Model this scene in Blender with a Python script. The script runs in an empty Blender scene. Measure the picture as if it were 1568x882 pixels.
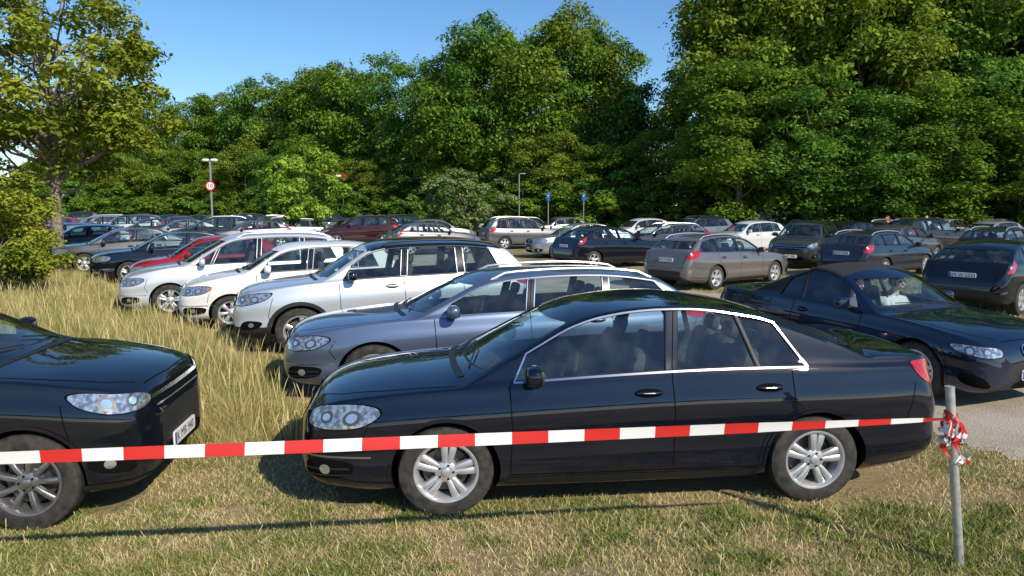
import bpy, bmesh, math, random, time
import numpy as np
from mathutils import Vector, Matrix
from mathutils.bvhtree import BVHTree
from mathutils.geometry import delaunay_2d_cdt
random.seed(7); RNG=np.random.default_rng(11)
T0=time.time()
scene=bpy.context.scene
def link(o): scene.collection.objects.link(o); return o
# ---------------------------------------------------------------- materials
def mat(name,col=(.5,.5,.5),rough=.5,metal=0,coat=0,spec=.5,coatr=.03,emit=None):
    m=bpy.data.materials.new(name); m.use_nodes=True
    b=m.node_tree.nodes['Principled BSDF']
    b.inputs['Base Color'].default_value=(*col,1); b.inputs['Roughness'].default_value=rough
    b.inputs['Metallic'].default_value=metal; b.inputs['Coat Weight'].default_value=coat
    b.inputs['Coat Roughness'].default_value=coatr; b.inputs['Specular IOR Level'].default_value=spec
    return m
def N(m,t): return m.node_tree.nodes.new(t)
def LK(m,a,b): m.node_tree.links.new(a,b)
def noisecol(m,c1,c2,scale,detail=4,lo=.35,hi=.65,coord='Object',bump=0):
    b=m.node_tree.nodes['Principled BSDF']
    tc=N(m,'ShaderNodeTexCoord'); n=N(m,'ShaderNodeTexNoise'); r=N(m,'ShaderNodeValToRGB')
    n.inputs['Scale'].default_value=scale; n.inputs['Detail'].default_value=detail
    LK(m,tc.outputs[coord],n.inputs['Vector']); LK(m,n.outputs['Fac'],r.inputs['Fac'])
    r.color_ramp.elements[0].position=lo; r.color_ramp.elements[1].position=hi
    r.color_ramp.elements[0].color=(*c1,1); r.color_ramp.elements[1].color=(*c2,1)
    LK(m,r.outputs['Color'],b.inputs['Base Color'])
    if bump:
        bp=N(m,'ShaderNodeBump'); bp.inputs['Strength'].default_value=bump; bp.inputs['Distance'].default_value=.02
        LK(m,n.outputs['Fac'],bp.inputs['Height']); LK(m,bp.outputs['Normal'],b.inputs['Normal'])
    return m
paint=mat('car_paint',(.5,.5,.5),.34,0,1,spec=.03)
b=paint.node_tree.nodes['Principled BSDF']; b.inputs['Coat IOR'].default_value=1.65
oi=N(paint,'ShaderNodeObjectInfo'); LK(paint,oi.outputs['Alpha'],b.inputs['Metallic'])
tc=N(paint,'ShaderNodeTexCoord'); n=N(paint,'ShaderNodeTexNoise'); n.inputs['Scale'].default_value=9; n.inputs['Detail'].default_value=6
LK(paint,tc.outputs['Object'],n.inputs['Vector']); mr=N(paint,'ShaderNodeMapRange'); mr.inputs['To Min'].default_value=.0; mr.inputs['To Max'].default_value=.03
mr.inputs['From Min'].default_value=.35; mr.inputs['From Max'].default_value=.75
LK(paint,n.outputs['Fac'],mr.inputs['Value']); LK(paint,mr.outputs['Result'],b.inputs['Coat Roughness'])
# road dust low on the bodywork
sx=N(paint,'ShaderNodeSeparateXYZ'); LK(paint,tc.outputs['Object'],sx.inputs[0]); dm=N(paint,'ShaderNodeMapRange'); dm.inputs['From Min'].default_value=.50; dm.inputs['From Max'].default_value=.2; dm.inputs['To Min'].default_value=0; dm.inputs['To Max'].default_value=.12
LK(paint,sx.outputs['Z'],dm.inputs['Value']); mm_=N(paint,'ShaderNodeMath'); mm_.operation='MULTIPLY'; LK(paint,dm.outputs['Result'],mm_.inputs[0]); LK(paint,n.outputs['Fac'],mm_.inputs[1])
mxx=N(paint,'ShaderNodeMixRGB'); mxx.inputs[2].default_value=(.22,.18,.13,1); LK(paint,mm_.outputs[0],mxx.inputs[0]); LK(paint,oi.outputs['Color'],mxx.inputs[1]); LK(paint,mxx.outputs[0],b.inputs['Base Color'])
glass=bpy.data.materials.new('car_glass'); glass.use_nodes=True
nt=glass.node_tree; nt.nodes.clear()
o=nt.nodes.new('ShaderNodeOutputMaterial'); mx=nt.nodes.new('ShaderNodeMixShader'); tr=nt.nodes.new('ShaderNodeBsdfTransparent'); gl=nt.nodes.new('ShaderNodeBsdfGlossy'); fr=nt.nodes.new('ShaderNodeFresnel')
ge=nt.nodes.new('ShaderNodeNewGeometry'); mp=nt.nodes.new('ShaderNodeMapRange'); mp.inputs['To Min'].default_value=1.75; mp.inputs['To Max'].default_value=1/1.75
nt.links.new(ge.outputs['Backfacing'],mp.inputs['Value']); nt.links.new(mp.outputs['Result'],fr.inputs['IOR'])
tr.inputs['Color'].default_value=(.76,.87,.87,1); gl.inputs['Roughness'].default_value=.0; gl.inputs['Color'].default_value=(.95,.98,1,1)
df=nt.nodes.new('ShaderNodeBsdfDiffuse'); df.inputs['Color'].default_value=(.6,.6,.58,1); m2=nt.nodes.new('ShaderNodeMixShader'); tcg=nt.nodes.new('ShaderNodeTexCoord'); ng=nt.nodes.new('ShaderNodeTexNoise'); ng.inputs['Scale'].default_value=5; ng.inputs['Detail'].default_value=8
rg=nt.nodes.new('ShaderNodeMapRange'); rg.inputs['From Min'].default_value=.45; rg.inputs['From Max'].default_value=.8; rg.inputs['To Min'].default_value=.004; rg.inputs['To Max'].default_value=.06
nt.links.new(tcg.outputs['Object'],ng.inputs['Vector']); nt.links.new(ng.outputs['Fac'],rg.inputs['Value']); nt.links.new(rg.outputs['Result'],m2.inputs[0])
nt.links.new(tr.outputs[0],m2.inputs[1]); nt.links.new(df.outputs[0],m2.inputs[2])
nt.links.new(fr.outputs[0],mx.inputs[0]); nt.links.new(m2.outputs[0],mx.inputs[1]); nt.links.new(gl.outputs[0],mx.inputs[2]); nt.links.new(mx.outputs[0],o.inputs[0])
plastic=noisecol(mat('black_plastic',rough=.55),(.012,.012,.013),(.022,.022,.023),30)
gap=mat('dark_gap',(.004,.004,.004),.9,spec=.1)
chrome=mat('chrome',(.60,.61,.63),.20,1)
tyre=noisecol(mat('tyre_rubber',rough=.8),(.016,.016,.016),(.05,.044,.036),18)
rim=noisecol(mat('alloy_rim',rough=.3,metal=.6,coat=.4),(.55,.56,.58),(.68,.69,.71),12)
lamp=noisecol(mat('headlamp',rough=.15,metal=.7,coat=1),(.22,.23,.24),(.58,.60,.63),30,3,.40,.60)
lens=mat('lamp_lens',(.85,.87,.9),.10,.85,1)
tail=noisecol(mat('tail_lamp',rough=.12,coat=1),(.32,.006,.006),(.5,.02,.015),40)
plate=mat('number_plate',(.78,.78,.76),.35)
interior=noisecol(mat('car_interior',rough=.8),(.03,.03,.034),(.065,.063,.065),20)
blackgloss=mat('gloss_black',(.006,.006,.008),.15,0,1)
fabric=noisecol(mat('soft_top_fabric',rough=.9),(.016,.015,.015),(.028,.026,.025),120,bump=.3)
orange=mat('indicator',(.55,.16,.02),.2,0,1)
blue=mat('plate_blue',(.01,.06,.35),.4)
disc=mat('brake_disc',(.16,.15,.14),.45,.8)
rimd=mat('dark_alloy_rim',(.30,.30,.31),.3,.8,.4)
MATS=[paint,glass,plastic,gap,chrome,tyre,rim,lamp,lens,tail,plate,interior,blackgloss,fabric,orange,blue,disc,rimd]
(PAINT,GLASS,PLAS,GAP,CHR,TYRE,RIM,LAMP,LENS,TAIL,PLATE,INT,BGL,FAB,ORA,BLUE,DISC,RIMD)=range(len(MATS))
# ---------------------------------------------------------------- helpers
class Acc:
    def __init__(s): s.v=[]; s.f=[]; s.m=[]
    def add(s,v,f,m):
        o=len(s.v); s.v.extend([tuple(p) for p in v]); s.f.extend([tuple(i+o for i in q) for q in f])
        s.m.extend(m if isinstance(m,list) else [m]*len(f))
    def mesh(s,name,mats,shift=(0,0,0),scale=(1,1,1),angle=38):
        me=bpy.data.meshes.new(name)
        me.from_pydata([((x+shift[0])*scale[0],(y+shift[1])*scale[1],(z+shift[2])*scale[2]) for x,y,z in s.v],[],s.f)
        for mm in mats: me.materials.append(mm)
        me.polygons.foreach_set('material_index',s.m); me.polygons.foreach_set('use_smooth',[True]*len(s.f))
        me.update(); me.set_sharp_from_angle(angle=math.radians(angle)); return me
def pchip(pts):
    xs=[p[0] for p in pts]; ys=[p[1] for p in pts]; n=len(xs)
    h=[xs[i+1]-xs[i] for i in range(n-1)]; d=[(ys[i+1]-ys[i])/h[i] for i in range(n-1)]
    m=[d[0]]
    for i in range(1,n-1):
        if d[i-1]*d[i]<=0: m.append(0)
        else:
            w1=2*h[i]+h[i-1]; w2=h[i]+2*h[i-1]; m.append((w1+w2)/(w1/d[i-1]+w2/d[i]))
    m.append(d[-1])
    def f(x):
        if x<=xs[0]: return ys[0]
        if x>=xs[-1]: return ys[-1]
        i=0
        while x>xs[i+1]: i+=1
        t=(x-xs[i])/h[i]; t2=t*t; t3=t2*t
        return (2*t3-3*t2+1)*ys[i]+(t3-2*t2+t)*h[i]*m[i]+(-2*t3+3*t2)*ys[i+1]+(t3-t2)*h[i]*m[i+1]
    return f
def superell(c,a,e=.5,nu=14,nv=9,R=None):
    V=[];F=[]
    sg=lambda x,p: math.copysign(abs(x)**p,x)
    for j in range(nv+1):
        ph=-math.pi/2+math.pi*j/nv
        for i in range(nu):
            th=2*math.pi*i/nu
            p=Vector((a[0]*sg(math.cos(ph),e)*sg(math.cos(th),e),a[1]*sg(math.cos(ph),e)*sg(math.sin(th),e),a[2]*sg(math.sin(ph),e)))
            if R: p=R@p
            V.append(p+Vector(c))
    for j in range(nv):
        for i in range(nu):
            k=(i+1)%nu; F.append((j*nu+i,j*nu+k,(j+1)*nu+k,(j+1)*nu+i))
    return V,F
def tube(path,rad,n=8,cap=True):
    path=[Vector(p) for p in path]; V=[];F=[]
    rs=rad if isinstance(rad,(list,tuple)) else [rad]*len(path)
    for i,p in enumerate(path):
        d=(path[min(i+1,len(path)-1)]-path[max(i-1,0)]).normalized()
        a=d.cross(Vector((0,0,1)) if abs(d.z)<.9 else Vector((1,0,0))).normalized(); bb=d.cross(a)
        for k in range(n):
            t=2*math.pi*k/n; V.append(p+(a*math.cos(t)+bb*math.sin(t))*rs[i])
    for i in range(len(path)-1):
        for k in range(n):
            q=(k+1)%n; F.append((i*n+k,i*n+q,(i+1)*n+q,(i+1)*n+k))
    if cap: F.append(tuple(range(n))[::-1]); F.append(tuple((len(path)-1)*n+k for k in range(n)))
    return V,F
def text_pts(txt,size):
    cu=bpy.data.curves.new('t','FONT'); cu.body=txt; cu.size=size; cu.align_x='CENTER'; cu.align_y='CENTER'; cu.resolution_u=2
    ob=link(bpy.data.objects.new('t',cu)); dg=bpy.context.evaluated_depsgraph_get(); me=ob.evaluated_get(dg).to_mesh()
    V=[tuple(v.co) for v in me.vertices]; F=[tuple(p.vertices) for p in me.polygons]
    ob.evaluated_get(dg).to_mesh_clear(); bpy.data.objects.remove(ob); return V,F
def frame_side(): return (Vector((0,0,0)),Vector((1,0,0)),Vector((0,0,1)),Vector((0,-1,0)))
def frame_top(): return (Vector((0,0,0)),Vector((1,0,0)),Vector((0,1,0)),Vector((0,0,-1)))
def frame_front(): return (Vector((0,0,0)),Vector((0,1,0)),Vector((0,0,1)),Vector((1,0,0)))
def frame_rear(L): return (Vector((L,0,0)),Vector((0,1,0)),Vector((0,0,1)),Vector((-1,0,0)))
def frame_fc(a=40):
    s,c=math.sin(math.radians(a)),math.cos(math.radians(a)); return (Vector((0,0,0)),Vector((s,c,0)),Vector((0,0,1)),Vector((c,-s,0)))
def frame_rc(L,a=40):
    s,c=math.sin(math.radians(a)),math.cos(math.radians(a)); return (Vector((L,0,0)),Vector((-s,c,0)),Vector((0,0,1)),Vector((-c,-s,0)))
def hit(bvh,fr,u,v,off):
    O,U,V,D=fr; o=O+U*u+V*v-D*4
    loc,n,i,d=bvh.ray_cast(o,D)
    if loc is None: return None
    if n.dot(D)>0: n=-n
    if abs(n.dot(D))<.12: return None
    return loc+n*off
def addmir(acc,V,F,m,mirror=True):
    acc.add(V,F,m)
    if mirror: acc.add([(p[0],-p[1],p[2]) for p in V],[tuple(reversed(f)) for f in F],m)
def inside(p,poly):
    r=False;n=len(poly);x,y=p
    for i in range(n):
        a=poly[i];b=poly[i-1]
        if (a[1]>y)!=(b[1]>y) and x<(b[0]-a[0])*(y-a[1])/(b[1]-a[1])+a[0]: r=not r
    return r
def smoothpoly(poly,it=2):
    for _ in range(it):
        q=[]
        for i in range(len(poly)):
            a=poly[i];b=poly[(i+1)%len(poly)]
            q+= [(a[0]*.78+b[0]*.22,a[1]*.78+b[1]*.22),(a[0]*.22+b[0]*.78,a[1]*.22+b[1]*.78)]
        poly=q
    return poly
def decal(acc,bvh,poly,fr,off,m,g=.04,mirror=False,rnd=True):
    if rnd: poly=smoothpoly(poly)
    pts=[]
    for i in range(len(poly)):
        a=Vector(poly[i]);b=Vector(poly[(i+1)%len(poly)]); k=max(1,int((b-a).length/g))
        for j in range(k): pts.append(a.lerp(b,j/k))
    nb=len(pts); us=[p.x for p in pts]; vs=[p.y for p in pts]
    u=min(us)+g/2
    while u<max(us):
        v=min(vs)+g/2
        while v<max(vs):
            if inside((u,v),poly): pts.append(Vector((u,v)))
            v+=g
        u+=g
    r=delaunay_2d_cdt(pts,[],[list(range(nb))],1,1e-6)
    V=[hit(bvh,fr,p.x,p.y,off) for p in r[0]]
    idx={};VV=[]
    for i,p in enumerate(V):
        if p is not None: idx[i]=len(VV); VV.append(p)
    F=[tuple(idx[i] for i in f) for f in r[2] if all(i in idx for i in f)]
    F=[f for f in F if max((VV[f[0]]-VV[f[1]]).length,(VV[f[1]]-VV[f[2]]).length,(VV[f[0]]-VV[f[2]]).length)<g*5+.06]
    addmir(acc,VV,F,m,mirror)
def ribbon(acc,bvh,pts,w,fr,off,m,mirror=True,g=.04,closed=False):
    P=[]
    pts=[Vector(p) for p in pts]
    if closed: pts.append(pts[0])
    for i in range(len(pts)-1):
        k=max(1,int((pts[i+1]-pts[i]).length/g))
        for j in range(k): P.append(pts[i].lerp(pts[i+1],j/k))
    P.append(pts[-1]); V=[]
    for i,p in enumerate(P):
        if closed and i in(0,len(P)-1): d=(P[1]-P[-2])
        else: d=P[min(i+1,len(P)-1)]-P[max(i-1,0)]
        d.normalize(); nn=Vector((-d.y,d.x))*w/2
        V.append(hit(bvh,fr,p.x+nn.x,p.y+nn.y,off)); V.append(hit(bvh,fr,p.x-nn.x,p.y-nn.y,off))
    VV=[];idx={}
    for i,p in enumerate(V):
        if p is not None: idx[i]=len(VV);VV.append(p)
    F=[]
    for i in range(len(P)-1):
        q=(2*i,2*i+1,2*i+3,2*i+2)
        if all(k in idx for k in q):
            if (V[2*i]-V[2*i+2]).length<g*4 and (V[2*i]-V[2*i+1]).length<w*2.6+.01: F.append(tuple(idx[k] for k in q))
    addmir(acc,VV,F,m,mirror)
def circ(u,v,r,n=20,ry=None): return [(u+r*math.cos(2*math.pi*i/n),v+(ry or r)*math.sin(2*math.pi*i/n)) for i in range(n)]
# ---------------------------------------------------------------- car generator
class C: pass
def spec(**k):
    c=C(); d=dict(L=4.5,H=1.46,W=.88,cowl=1.3,hdr=2.05,rend=3.3,rgs=3.95,rgz=1.05,tailz=1.0,hood=.97,nose=.72,belt0=.9,belt1=.98,
        sf=.87,sr=3.45,r=.325,tum=.40,rd=.06,sedan=False,gc=0,wins=[],roofmat=PAINT,rails=0,chromeline=False,cladding=False,doors=[],
        spokes=(5,True),rear=None,front='a',rimr=.66,soft=False,text='K AB 123',blunt=1.0,railmat=None,head=None,taill=None,cr=.06,hc=.09,ind=False,wm=.045,boxy=0,rimm=RIM,pm=BGL)
    d.update(k); c.__dict__.update(d)
    L=c.L;W=c.W;n=c.nose
    zt=[(0,n-.22),(.02,n-.13),(.05,n-.06),(.1,n),(.25,n+(c.hood-n)*.36),(c.cowl*.55,n+(c.hood-n)*.72),(c.cowl-.1,c.hood-.01),(c.cowl,c.hood+.01)]
    z1=c.H-.065
    for t in (.07,.33,.66,1): zt.append((c.cowl+(c.hdr-c.cowl)*t,c.hood+.01+(z1-c.hood-.01)*(t+.05*math.sin(math.pi*t))))
    zt+=[(c.hdr+.14,c.H-.03),(c.hdr+.42,c.H-.006),((c.hdr+c.rend)/2+.15,c.H),(c.rend,c.H-c.rd)]
    z0=c.H-c.rd
    for t in (.35,.7): zt.append((c.rend+(c.rgs-c.rend)*t,z0+(c.rgz-z0)*(t-.08*math.sin(math.pi*t)*(1 if not c.sedan else 0.9))))
    zt.append((c.rgs,c.rgz))
    if c.sedan: zt+=[(c.rgs+.06,c.rgz-.012),(L-.13,c.tailz),(L-.07,c.tailz-.04),(L-.035,c.tailz-.2),(L-.015,.64),(L,.54)]
    else: zt+=[(c.rgs+(L-c.rgs)*.35,c.rgz-.13),(L-.035,.72),(L-.015,.64),(L,.52)]
    c.zt=pchip(zt)
    B=c.blunt; x=c.boxy
    c.w=pchip([(0,W*.5*B),(.02,W*.64),(.06,W*.75),(.13,W*.84),(.28,W*.915),(.55,W*.97),(1.0,W*.99),(L/2,W),(L-.9,W*(.985+x*.2)),(L-.4,W*(.95+x*.5)),(L-.15,W*(.90+x)),(L-.05,W*(.83+x)),(L-.01,W*.7),(L,W*.64)])
    g=c.gc
    c.zb=pchip([(0,.33+g),(.05,.25+g),(.2,.2+g),(.6,.18+g),(L-.7,.2+g),(L-.25,.26+g),(L-.05,.33+g),(L,.4+g)])
    c.belt=pchip([(0,n-.26),(.1,n-.07),(.4,n+(c.hood-n)*.42-.05),(c.cowl,c.belt0),(c.rend,c.belt1),(L-.25,min(c.tailz,c.belt1+.02)-.02),(L,c.tailz-.3)] if c.sedan else
                 [(0,n-.26),(.1,n-.07),(.4,n+(c.hood-n)*.42-.05),(c.cowl,c.belt0),(c.rend-.2,c.belt1),(L-.1,c.belt1+.03),(L,.8)])
    c.crown=pchip([(0,.03),(.15,.06),(c.cowl*.6,.085),(c.cowl,.085),(c.cowl+.2,.12 if c.hc>.08 else .095),(c.hdr,c.hc),((c.hdr+c.rend)/2,c.cr),(c.rend,c.cr+.01),(c.rgs-.06,.085),(c.rgs+.06 if c.rgs+.06<L else L-.001,.05),(L+.01,.03)])
    return c
def edge(c,s):
    zt=c.zt(s); w=c.w(s); bel=min(c.belt(s),zt-.015); k=min(1,w/.8)
    yb=w-(.2*(.38**1.5)+.012)*k; ze=max(bel+.012,zt-c.crown(s)); d=ze-bel
    return bel,yb-.02*k*min(1,d/.04)-c.tum*d*k-.1*d*d,ze
NLOW=20
def section(c,s,ins=0):
    zt=c.zt(s)-ins; zb=c.zb(s)+ins; w=max(.05,c.w(s)-ins); k=min(1,w/.8)
    bel=min(c.belt(s),zt-.015)
    if bel<zb+.05: bel=zb+.05; zt=max(zt,bel+.015)
    pts=[(0,zb),(w*.5,zb),(w-.15*k,zb)]
    for i in range(NLOW):
        t=i/(NLOW-1); z=zb+.012+(bel-zb-.012)*t
        tk=0
        if t<.3: tk+=.085*((.3-t)/.3)**2
        if t>.62: tk+=.2*(t-.62)**1.5
        tk+=.014/(1+math.exp(-(t-.83)/.018))
        tk+=.012*math.exp(-((t-.45)/.15)**2)
        tk-=.010*math.exp(-((t-.13)/.05)**2)
        pts.append((w-tk*k,z))
    yb=pts[-1][0]; ze=max(bel+.012,zt-c.crown(s)); dz=ze-bel
    for i in range(1,9):
        d=dz*i/8; pts.append((yb-.02*k*min(1,d/.04)-c.tum*d*k-.1*d*d,d+bel))
    ye=pts[-1][0]
    for i in range(1,10):
        y=ye*math.cos(math.pi/2*i/9) if i<9 else 0
        pts.append((y,ze+(zt-ze)*(1-(y/ye)**2.2)))
    for _ in range(2):
        q=list(pts)
        for i in range(3,len(pts)-1):
            wgt=(.4 if c.cr>.03 else .25) if i>NLOW+2 else .12
            q[i]=(pts[i][0]*(1-wgt)+wgt*.5*(pts[i-1][0]+pts[i+1][0]),pts[i][1]*(1-wgt)+wgt*.5*(pts[i-1][1]+pts[i+1][1]))
        pts=q
    return pts
def stations(c,a,b,step=.05):
    S=[a]; acc=0; s=a; p=(c.zt(s),c.w(s),c.zb(s))
    while s<b:
        s+=.004; q=(c.zt(s),c.w(s),c.zb(s))
        acc+=math.sqrt(.004**2+(q[0]-p[0])**2+(q[1]-p[1])**2+(q[2]-p[2])**2); p=q
        if acc>step: S.append(min(s,b)); acc=0
    if b-S[-1]>.004: S.append(b)
    else: S[-1]=b
    return S
def rings(c,S,secs,cap=True):
    n=len(secs[0]); R=2*n-2; V=[];F=[]
    for s,sec in zip(S,secs):
        for y,z in sec: V.append((s,y,z))
        for y,z in sec[-2:0:-1]: V.append((s,-y,z))
    for i in range(len(S)-1):
        for j in range(R):
            k=(j+1)%R; F.append((i*R+j,i*R+k,(i+1)*R+k,(i+1)*R+j))
    if cap: F.append(tuple(range(R))[::-1]); F.append(tuple((len(S)-1)*R+k for k in range(R)))
    return V,F,n,R
def tmpobj(V,F,M):
    me=bpy.data.meshes.new('tmp'); me.from_pydata([tuple(v) for v in V],[],F)
    for mm in MATS: me.materials.append(mm)
    me.polygons.foreach_set('material_index',M if isinstance(M,list) else [M]*len(F))
    bm=bmesh.new(); bm.from_mesh(me); bmesh.ops.recalc_face_normals(bm,faces=bm.faces[:]); bm.to_mesh(me); bm.free()
    return link(bpy.data.objects.new('tmp',me))
def prism(poly,ax,a,b):
    n=len(poly)
    if ax=='y': V=[(p[0],a,p[1]) for p in poly]+[(p[0],b,p[1]) for p in poly]
    else: V=[(a,p[0],p[1]) for p in poly]+[(b,p[0],p[1]) for p in poly]
    F=[tuple(range(n)),tuple(range(n,2*n))[::-1]]+[(i,(i+1)%n,n+(i+1)%n,n+i) for i in range(n)]
    return V,F
def resample(P,n):
    d=[0]
    for i in range(1,len(P)): d.append(d[-1]+math.dist(P[i],P[i-1]))
    out=[];j=0
    for k in range(n):
        t=d[-1]*k/(n-1)
        while j<len(P)-2 and d[j+1]<t: j+=1
        f=(t-d[j])/max(1e-9,d[j+1]-d[j]); f=min(1,max(0,f)); out.append((P[j][0]*(1-f)+P[j+1][0]*f,P[j][1]*(1-f)+P[j+1][1]*f))
    return out
def wheel(acc,cx,cy,sd,r,c,width=.21):
    rr=r*c.rimr; RM=c.rimm
    def lathe(prof,m,n=44):
        V=[];F=[]
        for (ra,y) in prof:
            for k in range(n):
                t=2*math.pi*k/n; V.append((cx+ra*math.cos(t),cy+sd*y,r+ra*math.sin(t)))
        for i in range(len(prof)-1):
            for k in range(n):
                q=(k+1)%n; F.append((i*n+k,i*n+q,(i+1)*n+q,(i+1)*n+k))
        acc.add(V,F,m)
    w=width
    lathe([(rr,-.005),(rr+.012,.004),(rr+.03,.006),(r-.035,.002),(r-.012,-.008),(r-.002,-.03),(r,-.06),(r,-w+.06),(r-.002,-w+.03),(r-.02,-w+.005),(rr,-w)],TYRE)
    for q in range(4):
        yy=-.045-q*.035; lathe([(r+.001,yy),(r+.001,yy-.006)],GAP)
    lathe([(rr+.006,.0),(rr+.002,.006),(rr-.010,.004),(rr-.020,-.012),(rr-.03,-.04),(rr-.04,-.12),(rr-.03,-w+.02)],RM)
    lathe([(rr-.02,-.13),(.0,-.13)],GAP); lathe([(rr-.055,-.10),(rr-.06,-.094),(.08,-.094),(.05,-.07)],DISC)
    lathe([(.0,.0),(.022,.0),(.03,-.004),(.033,-.02)],RM,20); lathe([(.033,-.012),(.06,-.014),(.075,-.022),(.08,-.06)],RM,24)
    ns,tw=c.spokes
    for i in range(ns):
        a0=2*math.pi*i/ns+math.pi/2+.12*sd
        for t in ([-1,1] if tw else [0]):
            V=[];F=[]
            nseg=5
            for k in range(nseg+1):
                f=k/nseg; ra=.05+(rr-.012-.05)*f
                da=t*(.22-.035*f) if tw else 0
                cc=a0+da*(1-.15*f)
                hw=(.019+.010*f) if tw else ((.026+.014*f*f) if ns<8 else (.018+.006*f))
                y0=-.018+.02*math.sin(f*math.pi*.8)*.6-.004*f
                ux,uz=math.cos(cc),math.sin(cc); tx,tz=-uz,ux
                for (ww,yy) in ((-hw,y0-.035),(-hw*.85,y0-.006),(-hw*.5,y0),(hw*.5,y0),(hw*.85,y0-.006),(hw,y0-.035)):
                    V.append((cx+ux*ra+tx*ww,cy+sd*yy,r+uz*ra+tz*ww))
            for k in range(nseg):
                for q in range(5): F.append((k*6+q,k*6+q+1,k*6+q+7,k*6+q+6))
            acc.add(V,F,RM)
    for i in range(5):
        a=2*math.pi*i/5; V,F=superell((cx+.05*math.cos(a),cy+sd*-.008,r+.05*math.sin(a)),(.008,.008,.008),1,8,4); acc.add(V,F,GAP)
TXT={}
def build_car(c,name):
    acc=Acc(); L=c.L
    S=stations(c,0,L); secs=[section(c,s) for s in S]
    V,F,n,R=rings(c,S,secs)
    M=[]; UB=NLOW+3
    for i in range(len(S)-1):
        for j in range(R):
            jj=j if j<n-1 else R-1-j
            s=.5*(S[i]+S[i+1]); m=PAINT
            if jj>=UB and c.hdr-.04<s<c.rend+.2 and c.roofmat!=PAINT and not c.soft and .5*(secs[i][jj][1]+secs[i+1][jj][1])>c.H-.16: m=c.roofmat
            if c.soft and jj>=UB+1 and c.hdr+.06<s<c.rgs+.05: m=FAB
            if c.cladding and jj<=7: m=PLAS
            if jj<=2: m=PLAS
            M.append(m)
    M+=[PLAS,PLAS]
    body=tmpobj(V,F,M)
    bvh=BVHTree.FromPolygons([Vector(v) for v in V],F)
    Vc=[];Fc=[]
    def addc(v,f):
        o=len(Vc); Vc.extend(v); Fc.extend([tuple(i+o for i in q) for q in f])
    for s in (c.sf,c.sr):
        for sd in (1,-1):
            ra=c.r+.04; poly=[(s+ra*math.cos(2*math.pi*k/44),c.r+.01+ra*math.sin(2*math.pi*k/44)) for k in range(44)]
            v,f=prism(poly,'y',sd*(c.W-.30),sd*1.3); addc(v,f)
    arch=tmpobj(Vc,Fc,GAP)
    floor=.74+c.gc*.6; fire=c.cowl+.10; rearin=(c.rgs-.02) if not c.sedan else c.rgs+.05
    HS=[];HP=[]
    for s in stations(c,fire,rearin,.06):
        sec=section(c,s,.045)
        if sec[-1][1]<floor+.06: continue
        P=[p for p in sec[2:] if p[1]>floor+.005]
        if len(P)<3: continue
        HS.append(s); HP.append([(0,floor),(P[0][0],floor)]+resample(P,18)[0:])
    v,f,_,_=rings(c,HS,HP); hol=tmpobj(v,f,INT)
    Vc=[];Fc=[]
    for (a,b,sa,sb) in c.wins:
        bot=[];top=[]
        K=12
        for i in range(K+1):
            s=a+(b-a)*i/K; bot.append((s,c.belt(s)+.03))
        for i in range(K+1):
            s=(b+sb)+((a+sa)-(b+sb))*i/K
            z=edge(c,s)[2]-c.wm
            top.append((s,max(z,c.belt(s)+.036)))
        poly=bot+top; v,f=prism(poly,'y',-1.3,1.3); addc(v,f)
    sw=tmpobj(Vc,Fc,PLAS)
    Vc=[];Fc=[]
    def fwin(s0,s1,rear=False):
        side=[]
        zb0=c.zt(s0)+(.012 if not rear else .02)
        K=14
        for i in range(K+1):
            s=s0+(s1-s0)*i/K; _,ye,ze=edge(c,s)
            if ze>zb0+.01: side.append((ye-.07,ze))
        ztop=side[-1][1]-.012
        side=[p for p in side if p[1]<ztop]
        side=[(side[0][0]+.015,zb0)]+side+[(side[-1][0]-.02,ztop)]
        poly=side+[(-y,z) for y,z in reversed(side)]
        return poly
    poly=fwin(c.cowl,c.hdr+.02); v,f=prism(poly,'x',c.cowl-.25,c.hdr+.25); addc(v,f)
    if not c.soft:
        poly=fwin(c.rgs-.01,c.rend+.03,True); v,f=prism(poly,'x',c.rend-.2,min(L+.2,c.rgs+.15)); addc(v,f)
    fw=tmpobj(Vc,Fc,PLAS)
    for cut in (arch,hol,sw,fw):
        md=body.modifiers.new('b','BOOLEAN'); md.operation='DIFFERENCE'; md.solver='EXACT'; md.object=cut
    dg=bpy.context.evaluated_depsgraph_get(); ev=body.evaluated_get(dg); me=ev.to_mesh()
    acc.add([v.co[:] for v in me.vertices],[tuple(p.vertices) for p in me.polygons],[p.material_index for p in me.polygons])
    ev.to_mesh_clear()
    for ob in (body,arch,hol,sw,fw): bpy.data.objects.remove(ob)
    GS=stations(c,c.cowl-.03,c.rgs+.03,.06); gsec=[section(c,s,.013) for s in GS]; V,F,n,R=rings(c,GS,gsec,False); FF=[]
    for i in range(len(GS)-1):
        s=.5*(GS[i]+GS[i+1])
        for j in range(R):
            jj=j if j<n-1 else R-1-j
            if (UB-1<=jj<=UB+8) or (jj>UB+8 and (s<c.hdr+.12 or (s>c.rend-.1 and not c.soft))): FF.append(F[i*R+j])
    acc.add(V,FF,GLASS)
    fs=frame_side(); ff=frame_front(); frr=frame_rear(L); ft=frame_top(); fc=frame_fc(); rc=frame_rc(L)
    for a,b in zip(c.wins[:-1],c.wins[1:]):
        s0=a[1]+.008; s1=b[0]-.008
        zt0=edge(c,a[1]+a[3])[2]-c.wm-.006; zt1=edge(c,b[0]+b[2])[2]-c.wm-.006
        decal(acc,bvh,[(s0,c.belt(s0)+.034),(s1,c.belt(s1)+.034),(s1+b[2],zt1),(s0+a[3],zt0)],fs,.0025,c.pm if b[0]-a[1]>.06 else PLAS,.06,True,False)
    a=c.wins[0];z=c.wins[-1]
    lo=[(a[0]+(z[1]-a[0])*i/30,) for i in range(31)]
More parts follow.
